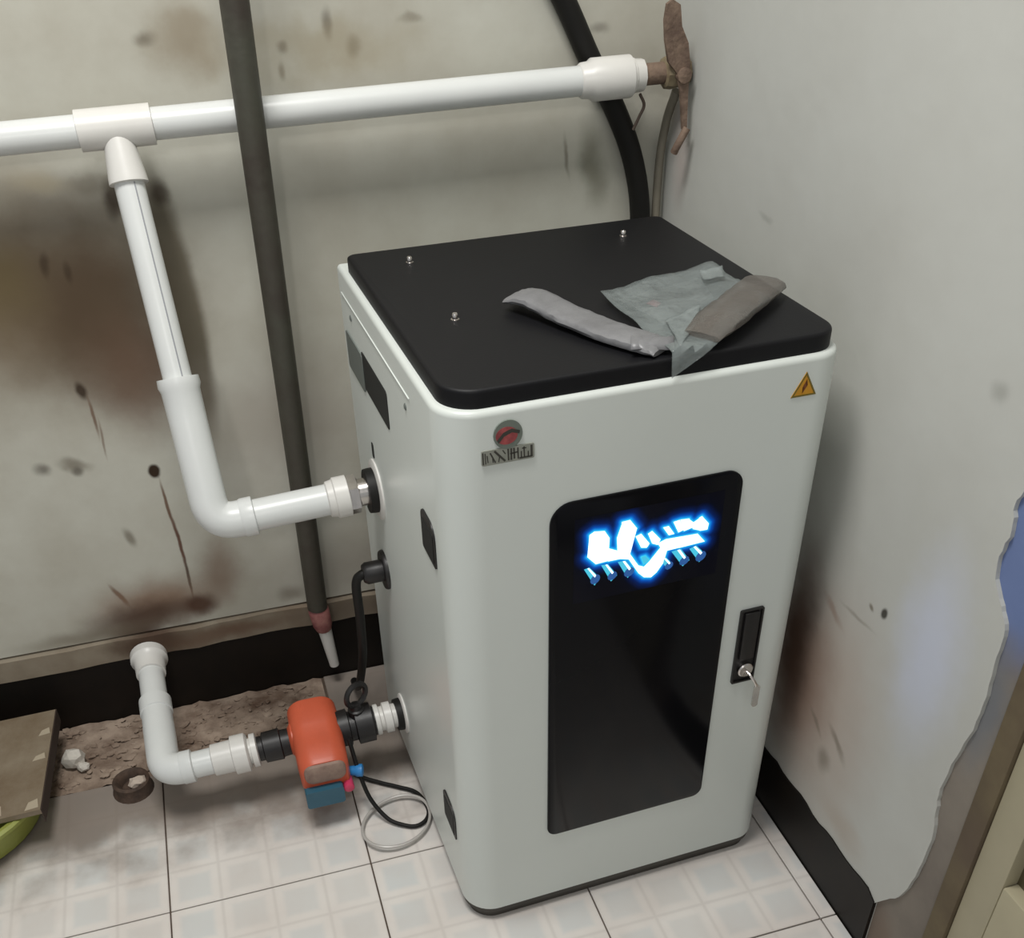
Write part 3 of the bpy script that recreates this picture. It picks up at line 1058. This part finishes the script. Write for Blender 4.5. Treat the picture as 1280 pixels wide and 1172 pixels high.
def sheet(name, corners, nx, ny, amp, z, m, seed, thick=0.0008, drop=False):
    random.seed(seed)
    c00, c10, c11, c01 = [Vector(c) for c in corners]
    b_ = bmesh.new()
    g_ = []
    for i in range(nx + 1):
        row = []
        for j in range(ny + 1):
            u, v = i / nx, j / ny
            p = (c00 * (1 - u) * (1 - v) + c10 * u * (1 - v) + c11 * u * v + c01 * (1 - u) * v)
            hgt = z + amp * (0.5 + 0.5 * math.sin(9 * u + 5 * v + seed) * math.cos(7 * v - 4 * u)) + random.uniform(0, amp * .18)
            if drop and p.y < 0.006:
                hgt -= (0.006 - p.y) * 0.75
                p.y = 0.006 - (0.006 - p.y) * 0.12 - 0.002
            row.append(b_.verts.new(Vector((p.x, p.y, ZL + hgt)) - bo))
        g_.append(row)
    for i in range(nx):
        for j in range(ny):
            b_.faces.new((g_[i][j], g_[i + 1][j], g_[i + 1][j + 1], g_[i][j + 1]))
    o = link(name, b_, m, bag)
    so = o.modifiers.new('thickness', 'SOLIDIFY')
    so.thickness = thick
    return o


M_PAPER = mat('printed leaflet in bag', srgb(96, 100, 99), 0.6, col2=srgb(66, 66, 67), vscale=22)
sheet('leaflet', [(0.320, 0.212, 0), (0.336, 0.105, 0), (0.440, 0.160, 0), (0.462, 0.245, 0)], 6, 6, 0.002, 0.002, M_PAPER, 4)
sheet('leaflet_mark', [(0.345, 0.178, 0), (0.352, 0.160, 0), (0.364, 0.171, 0), (0.360, 0.188, 0)], 2, 2, 0.0005, 0.0055, mat('pink print', srgb(168, 110, 116), .5), 5)
sheet('film', [(0.299, 0.228, 0), (0.298, -0.040, 0), (0.505, 0.120, 0), (0.496, 0.277, 0)], 20, 20, 0.008, 0.006, M_BAG, 9, drop=True)
sheet('film_fold', [(0.452, 0.232, 0), (0.440, 0.196, 0), (0.474, 0.200, 0), (0.492, 0.240, 0)], 8, 6, 0.003, 0.017, M_BAG, 2)
sheet('film_fold', [(0.330, 0.090, 0), (0.312, 0.010, 0), (0.370, 0.075, 0), (0.400, 0.130, 0)], 8, 8, 0.004, 0.013, M_BAG, 6)

b2, P2, org2 = lid_bundle('smoky_wrapped_bundle', 'smoky plastic wrapped bundle along the right edge of the clear bag on the lid',
                          [(0.350, 0.028, ZLW + .009), (0.395, 0.060, ZLW + .010), (0.450, 0.104, ZLW + .009), (0.505, 0.150, ZLW + .007), (0.524, 0.166, ZLW + .006)], 0.030, 0.010, M_WRAP2, 'package', 11)

# ------------------------------------------------------------------ supply pipe (upper white run)
sp = empty('supply_pipe', (-0.925, -0.072, 1.155))
tag(sp, 'white plastic pipe run with tee, falling leg and elbow feeding the cabinet side', 'pipe')


def part(name, bm, m, root, label=None):
    for v in bm.verts:
        v.co -= Vector(root.location)
    o = link(name, bm, m, root)
    if label:
        o['label'] = label
    return o


def zt(x):
    return 1.1580 + (x + 1.03) * 0.0150


def P_top(x):
    return Vector((x, -0.072, zt(x)))


dX = (P_top(-0.2) - P_top(-1.0)).normalized()
bm = bmesh.new()
tube(bm, [P_top(-2.6), P_top(-0.14)], 0.0225, 28)
part('pipe', bm, M_PVC, sp)
# tee
bm = bmesh.new()
lathe(bm, P_top(-0.980), dX, [(0, 0.0235), (0.001, 0.0285), (0.108, 0.0285), (0.109, 0.0235)], 28)
A = P_top(-0.926)
Bp = Vector((-0.905, -0.316, 0.612))
dA = (Bp - A).normalized()
lathe(bm, A, dA, [(0.0, 0.021), (0.030, 0.0235), (0.070, 0.0285), (0.078, 0.0290), (0.079, 0.0235)], 28)
part('tee', bm, M_PVCW, sp)
# falling leg and elbow
bm = bmesh.new()
tube(bm, [A + dA * 0.02, A + dA * 0.46], 0.0225, 28)
part('pipe', bm, M_PVC, sp)
bm = bmesh.new()
u_, w_ = frame_for(dA)
tocam = Vector((0.12, -1.0, 0.35))
tocam = (tocam - dA * tocam.dot(dA)).normalized()
side = dA.cross(tocam)
for k in (-1,):
    off = (tocam * 0.96 + side * -0.28).normalized() * 0.0222
    tube(bm, [A + dA * 0.08 + off, A + dA * 0.40 + off], 0.0012, 6)
part('pipe_stripe', bm, M_STRIPE, sp, 'thin grey printed line')
E_ = Vector((-0.635, -0.316, 0.6265))
dE = (E_ - Bp).normalized()
bm = bmesh.new()
pth = arc_bend(Bp - dA * 0.175, Bp, Bp + dE * 0.062, 0.040, 10)
tube(bm, pth, 0.0300, 28)
lathe(bm, Bp - dA * 0.235, dA, [(0, 0.0245), (0.0, 0.0325), (0.012, 0.0335), (0.02, 0.0305), (0.065, 0.0300)], 28)
lathe(bm, Bp + dE * 0.045, dE, [(0, 0.0300), (0.004, 0.0320), (0.022, 0.0320), (0.024, 0.0255)], 28)
part('elbow', bm, M_PVC, sp)
bm = bmesh.new()
tube(bm, [Bp + dE * 0.04, Bp + dE * 0.215], 0.0262, 28)
part('pipe', bm, M_PVC, sp)
bm = bmesh.new()
lathe(bm, Bp + dE * 0.188, dE, [(0, 0.0265), (0.002, 0.0300), (0.012, 0.0315), (0.014, 0.0345), (0.036, 0.0345), (0.038, 0.026)], 28)
part('coupling', bm, M_PVCW, sp)
bm = bmesh.new()
lathe(bm, Bp + dE * 0.222, dE, [(0, 0.030), (0.001, 0.034), (0.018, 0.034), (0.019, 0.028), (0.021, 0.0235)], 6, 0.3)
lathe(bm, Bp + dE * 0.238, dE, [(0, 0.0235), (0.022, 0.0235)], 24)
part('union_nut', bm, M_STEEL, sp, 'plated steel union nut')
# coupling at the right end of the top run
bm = bmesh.new()
lathe(bm, P_top(-0.196), dX, [(0, 0.0235), (0.004, 0.0265), (0.016, 0.0275), (0.022, 0.0320), (0.088, 0.0320), (0.090, 0.029)], 28)
part('coupling', bm, M_PVCW, sp)
bm = bmesh.new()
lathe(bm, P_top(-0.107), dX, [(0, 0.0285), (0.004, 0.0285), (0.006, 0.0255), (0.022, 0.0245), (0.024, 0.018)], 10)
part('threaded_adapter', bm, M_PVCW, sp)

# rusty valve at the corner
rv = empty('lever_valve', P_top(-0.03))
tag(rv, 'rusty lever valve where the top white pipe meets the corner', 'valve')
bm = bmesh.new()
lathe(bm, P_top(-0.090), dX, [(0, 0.0165), (0.062, 0.0165), (0.064, 0.014)], 18)
part('nipple', bm, M_RUST, rv)
bm = bmesh.new()
lathe(bm, P_top(-0.048), dX, [(0, 0.020), (0.002, 0.024), (0.014, 0.026), (0.030, 0.024), (0.044, 0.021)], 8)
part('valve_body', bm, mat('grimy brass', srgb(142, 130, 104), 0.6, col2=srgb(104, 88, 68), vscale=40), rv)
bm = bmesh.new()
lathe(bm, P_top(-0.026), (0, -1, 0), [(0, 0.012), (0.034, 0.011), (0.035, 0.012), (0.040, 0.012), (0.042, 0.006)], 12)
part('stem', bm, M_RUST, rv)
bm = bmesh.new()
lev = [(-0.049, 0.102), (-0.040, 0.108), (-0.026, 0.100), (-0.020, 0.070), (-0.006, 0.046), (0.000, 0.020), (0.001, -0.030), (0.002, -0.080), (-0.006, -0.082), (-0.010, -0.045), (-0.014, -0.020), (-0.022, 0.004), (-0.038, 0.020), (-0.047, 0.052), (-0.051, 0.080)]
ctr = P_top(-0.004)
ring = []
for yy in (-0.104, -0.097):
    ring.append([Vector((ctr.x + x - 0.012, yy - abs(z) * 0.06, ctr.z + z)) for x, z in lev])
loft(bm, ring)
part('lever', bm, M_RUST, rv)
bm = bmesh.new()
tube(bm, cr([ctr + Vector((-0.014, -0.045, -0.078)), ctr + Vector((-0.022, -0.045, -0.092)), ctr + Vector((-0.030, -0.043, -0.108)), ctr + Vector((-0.032, -0.040, -0.116))]), 0.0065, 10)
part('lever_tip', bm, M_RUST, rv)

# thin conduit dropping in the corner and thin wire
bm = bmesh.new()
tube(bm, cr([(-0.012, -0.052, 1.14), (-0.014, -0.022, 1.08), (-0.0180, -0.0135, 0.98), (-0.0155, -0.0165, 0.70), (-0.0155, -0.0165, 0.02)]), 0.0075, 12)
tag(link('conduit', bm, mat('grey conduit', srgb(132, 126, 112), 0.6, var=0.35, vscale=8)), 'thin grey tube dropping down the room corner from the rusty valve', 'tube')
bm = bmesh.new()
tube(bm, cr([P_top(-0.092) + Vector((0, -0.012, -0.026)), P_top(-0.082) + Vector((0, -0.008, -0.044)), P_top(-0.088) + Vector((0, -0.004, -0.062)), P_top(-0.096) + Vector((0, 0.0, -0.082))]), 0.0026, 8)
tag(link('wire_end', bm, mat('dark wire', srgb(74, 62, 54), 0.7)), 'short dark wire end hanging under the white coupling by the corner', 'wire')

# black hose running down behind the cabinet
bm = bmesh.new()
tube(bm, cr([(-0.40, -0.0195, 1.62), (-0.30, -0.0195, 1.44), (-0.205, -0.0195, 1.279), (-0.157, -0.0195, 1.191), (-0.107, -0.0195, 1.109), (-0.071, -0.0195, 1.028), (-0.052, -0.0195, 0.937), (-0.049, -0.0195, 0.80), (-0.049, -0.0195, 0.45), (-0.05, -0.0195, 0.02)], 8), 0.0185, 18)
tag(link('black_hose', bm, M_RUBBER), 'thick black hose running down the wall behind the cabinet corner', 'hose')

# grey steel pipe standing in front of the top run
bm = bmesh.new()
gp0, gp1 = Vector((-0.7295, -0.135, 1.3175)), Vector((-0.745, -0.048, 0.222))
dg = (gp0 - gp1)
tube(bm, [gp1, gp1 + dg * 0.33, gp1 + dg * 0.66, gp0, gp1 + dg * 1.6], 0.0208, 22)
tag(link('steel_pipe', bm, M_GREYPIPE), 'tall dark grey steel pipe standing upright in front of the back wall', 'pipe')
dt = empty('drain_tap', gp1)
tag(dt, 'small red and white tap at the foot of the grey steel pipe', 'tap')
bm = bmesh.new()
lathe(bm, gp1 + Vector((0, 0, 0.004)), (0.10, 0.06, -1), [(0, 0.0165), (0.012, 0.022), (0.05, 0.021), (0.066, 0.0165)], 14)
part('tap_body', bm, mat('worn dull red metal', srgb(160, 112, 104), 0.55, col2=srgb(120, 58, 64), vscale=35), dt, 'worn dull red body')
bm = bmesh.new()
lathe(bm, gp1 + Vector((0.007, 0.003, -0.055)), (0.09, 0.05, -1), [(0, 0.015), (0.05, 0.013), (0.112, 0.0105), (0.113, 0.006)], 14)
part('spout', bm, M_PVCW, dt, 'white tapered spout')

# ------------------------------------------------------------------ return pipe, pump, ball valve
YL = -0.337


def zl(x):
    return 0.1185 + (x + 1.09) * 0.045


def P_low(x, dy=0.0, dz=0.0):
    return Vector((x, YL + dy, zl(x) + dz))


rp_ = empty('return_pipe', (-1.09, YL, 0.1185))
tag(rp_, 'short white plastic pipe elbowing from the wall foot to the orange pump', 'pipe')
K0 = Vector((-1.103, 0.0, 0.150))
K1 = P_low(-1.09)
dK = (K1 - K0).normalized()
bm = bmesh.new()
tube(bm, [K0, K1 - dK * 0.03], 0.0255, 26)
part('pipe', bm, M_PVC, rp_)
bm = bmesh.new()
lathe(bm, K0 + dK * 0.004, dK, [(0, 0.030), (0.001, 0.0375), (0.018, 0.0375), (0.026, 0.031), (0.060, 0.0295), (0.061, 0.0255)], 26)
part('wall_collar', bm, M_PVCW, rp_)
bm = bmesh.new()
lathe(bm, K0 + dK * 0.145, dK, [(0, 0.0255), (0.001, 0.0315), (0.035, 0.0315), (0.036, 0.0295), (0.08, 0.0295)], 26)
part('coupling', bm, M_PVC, rp_)
dL = (P_low(-0.7) - P_low(-1.09)).normalized()
bm = bmesh.new()
tube(bm, arc_bend(K1 - dK * 0.12, K1, K1 + dL * 0.050, 0.036, 10), 0.0300, 26)
lathe(bm, K1 + dL * 0.030, dL, [(0, 0.0300), (0.003, 0.0315), (0.022, 0.0315), (0.024, 0.0255)], 26)
part('elbow', bm, M_PVC, rp_)
bm = bmesh.new()
tube(bm, [K1 + dL * 0.04, K1 + dL * 0.12], 0.0255, 26)
part('pipe', bm, M_PVC, rp_)
bm = bmesh.new()
lathe(bm, K1 + dL * 0.088, dL, [(0, 0.0260), (0.002, 0.0305), (0.038, 0.0310), (0.040, 0.0375), (0.066, 0.0375), (0.070, 0.031)], 26)
part('coupling', bm, M_PVCW, rp_)
bm = bmesh.new()
lathe(bm, K1 + dL * 0.158, dL, [(0, 0.025), (0.004, 0.025), (0.005, 0.0325), (0.015, 0.0325), (0.017, 0.026)], 26)
part('thread_ring', bm, M_PVCW, rp_)

pump = empty('circulation_pump', P_low(-0.80))
tag(pump, 'orange circulation pump with black unions lying above the floor', 'pump')
bm = bmesh.new()
lathe(bm, P_low(-0.916), dL, [(0, 0.024), (0.003, 0.0245), (0.010, 0.0245), (0.012, 0.030), (0.044, 0.031), (0.046, 0.027), (0.062, 0.026)], 12)
part('inlet_union', bm, M_BLACK, pump, 'black inlet union')
# motor: rounded housing pointing at the room
CX, CZ = -0.8035, 0.123


def sq(y, hx, hz, cz, r):
    return [Vector((x, y, z)) for x, z in rrect(CX - hx, CX + hx, cz - hz, cz + hz, [r] * 4, 6)]


bm = bmesh.new()
loft(bm, [sq(-0.275, 0.036, 0.036, CZ + .010, 0.028), sq(-0.283, 0.047, 0.046, CZ + .010, 0.032), sq(-0.345, 0.0485, 0.0485, CZ + .008, 0.030), sq(-0.352, 0.0470, 0.047, CZ + .006, 0.028),
          sq(-0.395, 0.0470, 0.046, CZ + .002, 0.028), sq(-0.438, 0.0450, 0.043, CZ - .002, 0.028), sq(-0.446, 0.0410, 0.039, CZ - .003, 0.026)])
part('motor_housing', bm, M_ORANGE, pump)
bm = bmesh.new()
lathe(bm, P_low(-0.855), dL, [(0, 0.026), (0.006, 0.034), (0.105, 0.034), (0.112, 0.026)], 20)
part('volute', bm, M_ORANGE, pump)
bm = bmesh.new()
ye = -0.4455
loft(bm, [sq(ye, 0.0385, 0.0215, CZ + .0125, 0.016), sq(ye - 0.006, 0.037, 0.020, CZ + .0125, 0.015), sq(ye - .008, 0.033, 0.016, CZ + .0125, 0.012)])
part('end_plate', bm, M_PUMPGREY, pump, 'grey brown end plate')
bm = bmesh.new()
loft(bm, [[Vector((x, y, z)) for x, z in rrect(CX - 0.043, CX + 0.028, 0.064, 0.104, [0.006] * 4, 3)] for y in (-0.425, -0.462)])
part('terminal_box', bm, M_BLUE, pump, 'blue terminal box')
bm = bmesh.new()
lathe(bm, (CX + 0.038, -0.43, 0.092), (0, -1, 0), [(0, 0.010), (0.028, 0.010), (0.030, 0.007)], 14)
part('speed_knob', bm, M_PINK, pump, 'small pink red knob')
bm = bmesh.new()
lathe(bm, (CX + 0.040, -0.420, 0.100), (1, -0.25, 0.0), [(0, 0.009), (0.016, 0.010), (0.020, 0.0125), (0.030, 0.0125), (0.032, 0.008)], 12)
part('cable_entry', bm, mat('bright blue plastic', srgb(46, 126, 190), 0.4), pump, 'bright blue cable entry')

bv = empty('union_valve', P_low(-0.71))
tag(bv, 'black plastic union valve between the orange pump and the cabinet', 'valve')
bm = bmesh.new()
lathe(bm, P_low(-0.762), dL, [(0, 0.027), (0.002, 0.036), (0.022, 0.037), (0.024, 0.030), (0.034, 0.030), (0.036, 0.039), (0.068, 0.039), (0.070, 0.030), (0.078, 0.028)], 10)
part('valve_body', bm, M_BLACK, bv)
bm = bmesh.new()
lathe(bm, P_low(-0.722), (0, 0, 1), [(0, 0.016), (0.040, 0.016), (0.042, 0.012), (0.052, 0.010)], 12)
part('stem', bm, M_BLACK, bv)
bm = bmesh.new()
q0 = P_low(-0.722, 0, 0.066)
ringp = [q0 + Vector((0.020 * math.cos(t) + 0.004, 0.012 * math.cos(t), 0.024 * math.sin(t) + 0.008)) for t in [2 * math.pi * k / 24 for k in range(24)]]
tube(bm, ringp, 0.0055, 8, closed=True)
part('handle_loop', bm, M_BLACK, bv)
bm = bmesh.new()
lathe(bm, P_low(-0.690), dL, [(0, 0.026), (0.002, 0.0305), (0.010, 0.0305), (0.012, 0.0245), (0.018, 0.0245), (0.020, 0.0305), (0.034, 0.0305), (0.036, 0.024), (0.056, 0.024)], 26)
part('white_rings', bm, M_PVCW, bv, 'white threaded collar rings')

# ------------------------------------------------------------------ cables
gw = cab_world(-0.040, 0.45, 0.462)
bm = bmesh.new()
tube(bm, cr([gw + Vector((0.012, 0, 0)), gw + Vector((-0.006, 0.0, -0.002)), gw + Vector((-0.016, 0.002, -0.022)), gw + Vector((-0.016, 0.01, -0.10)), gw + Vector((-0.018, 0.03, -0.20)), gw + Vector((-0.022, 0.10, -0.32)), gw + Vector((-0.02, 0.20, -0.42)), gw + Vector((-0.02, 0.26, -0.452))], 8), 0.0085, 12)
tag(link('power_cable', bm, M_RUBBER), 'thick black cable dropping from the gland on the cabinet side', 'cable')
bm = bmesh.new()
pc = [(CX + 0.055, -0.40, 0.160), (CX + 0.062, -0.425, 0.10), (CX + 0.074, -0.450, 0.045), (-0.705, -0.480, 0.012), (-0.680, -0.500, 0.006), (-0.655, -0.510, 0.005), (-0.632, -0.498, 0.005), (-0.624, -0.470, 0.005), (-0.636, -0.425, 0.005), (-0.668, -0.398, 0.005), (-0.70, -0.375, 0.005), (-0.74, -0.34, 0.005), (-0.79, -0.27, 0.005)]
tube(bm, cr(pc, 8), 0.0042, 10)
tag(link('pump_cable', bm, M_RUBBER), 'thin black cable looping from the orange pump across the floor', 'cable')
bm = bmesh.new()
lp = [(-0.690 + 0.066 * math.cos(t) + 0.012 * math.sin(t), -0.492 + 0.062 * math.sin(t), 0.0115 + 0.002 * math.sin(2 * t)) for t in [2 * math.pi * k / 48 for k in range(48)]]
tube(bm, lp, 0.0032, 8, closed=True)
M_CLEAR = mat('clear grey tubing', srgb(176, 172, 166), 0.3)
tag(link('tubing_coil', bm, M_CLEAR), 'thin clear grey tubing coiled on the tiles beside the cabinet foot', 'tubing')

# ------------------------------------------------------------------ left foreground: basin with a board, plaster lump, floor stub
bs = empty('basin', (-1.500, -0.222, 0))
tag(bs, 'yellow green plastic basin under the board at the left edge', 'basin')
M_GREEN = mat('yellow green plastic', srgb(150, 156, 74), 0.4, var=0.2, vscale=14)
bm = bmesh.new()
seg = 40
prof = [(0.0, 0.001), (0.146, 0.001), (0.158, 0.008), (0.168, 0.045), (0.176, 0.074), (0.180, 0.080), (0.181, 0.084), (0.171, 0.083), (0.162, 0.047), (0.145, 0.010), (0.0, 0.006)]
rings = []
for r, z in prof[1:-1]:
    rings.append([Vector((r * math.cos(2 * math.pi * k / seg), r * math.sin(2 * math.pi * k / seg), z)) for k in range(seg)])
loft(bm, rings)
link('bowl', bm, M_GREEN, bs)
bm = bmesh.new()
rings = []
for r, z in ((0.1785, 0.072), (0.186, 0.074), (0.187, 0.082), (0.180, 0.085)):
    rings.append([Vector((r * math.cos(2 * math.pi * k / seg), r * math.sin(2 * math.pi * k / seg), z)) for k in range(seg)])
loft(bm, rings, cap0=False, cap1=False)
link('rim', bm, M_GREEN, bs)

bd = empty('board', (-1.40, -0.21, 0.087))
tag(bd, 'stained brown board with worn tape lying on the green basin', 'board')
M_BOARD = mat('stained brown board', srgb(132, 120, 102), 0.5, col2=srgb(108, 92, 72), vscale=9, bump=0.1)
M_BEDGE = mat('dark board edge', srgb(58, 44, 36), 0.8)
bl = [(-1.62, -0.066), (-1.300, -0.058), (-1.317, -0.342), (-1.62, -0.352)]
bm = bmesh.new()
loft(bm, [[Vector((x, y, z)) for x, y in bl] for z in (0.087, 0.0985)])
part('panel', bm, M_BOARD, bd)
bm = bmesh.new()
loft(bm, [[Vector((x, y, z)) for x, y in [(-1.3005, -0.058), (-1.2985, -0.058), (-1.3155, -0.342), (-1.3175, -0.342)]] for z in (0.066, 0.0985)])
part('edge_strip', bm, M_BEDGE, bd, 'dark edge strip')
for (x0, x1, y0, y1) in ((-1.330, -1.308, -0.133, -0.112), (-1.338, -1.314, -0.205, -0.186), (-1.345, -1.321, -0.338, -0.312), (-1.42, -1.385, -0.340, -0.312)):
    bm = bmesh.new()
    sk = 0.006
    loft(bm, [[Vector((x, y, z)) for x, y in [(x0, y0), (x1, y0 + sk * .5), (x1 - sk * .4, y1), (x0 + sk, y1 - sk)]] for z in (0.098, 0.0993)])
    part('tape_scrap', bm, mat('pale tape', srgb(168, 156, 136), 0.4), bd, 'pale tape scrap')

bm = bmesh.new()
random.seed(21)
ico_chunk(bm, (-1.283, -0.128, 0.020), (0.024, 0.020, 0.022), 2, 0.15)
ico_chunk(bm, (-1.268, -0.148, 0.010), (0.013, 0.011, 0.010), 2, 0.2)
tag(link('plaster_lump', bm, mat('white plaster', srgb(206, 200, 190), 0.85, var=0.2, vscale=60), smooth=False), 'white lump of broken plaster on the dirt beside the board', 'plaster')

st = empty('pipe_stub', (-1.172, -0.236, 0))
tag(st, 'rusty capped pipe stub in the floor under the white elbow', 'pipe')
bm = bmesh.new()
lathe(bm, (0, 0, -0.004), (0, 0, 1), [(0, 0.040), (0.006, 0.040), (0.010, 0.037), (0.030, 0.036), (0.034, 0.031), (0.028, 0.024), (0.012, 0.020)], 22)
link('collar', bm, mat('dark rusty iron', srgb(84, 66, 54), 0.8, col2=srgb(52, 40, 32), vscale=40, bump=0.4), st)
bm = bmesh.new()
ico_chunk(bm, (0.014, -0.010, 0.026), (0.018, 0.013, 0.012), 2, 0.2)
link('plaster_plug', bm, mat('pale plaster plug', srgb(186, 172, 158), 0.85), st, smooth=False)['label'] = 'pale plaster plug'
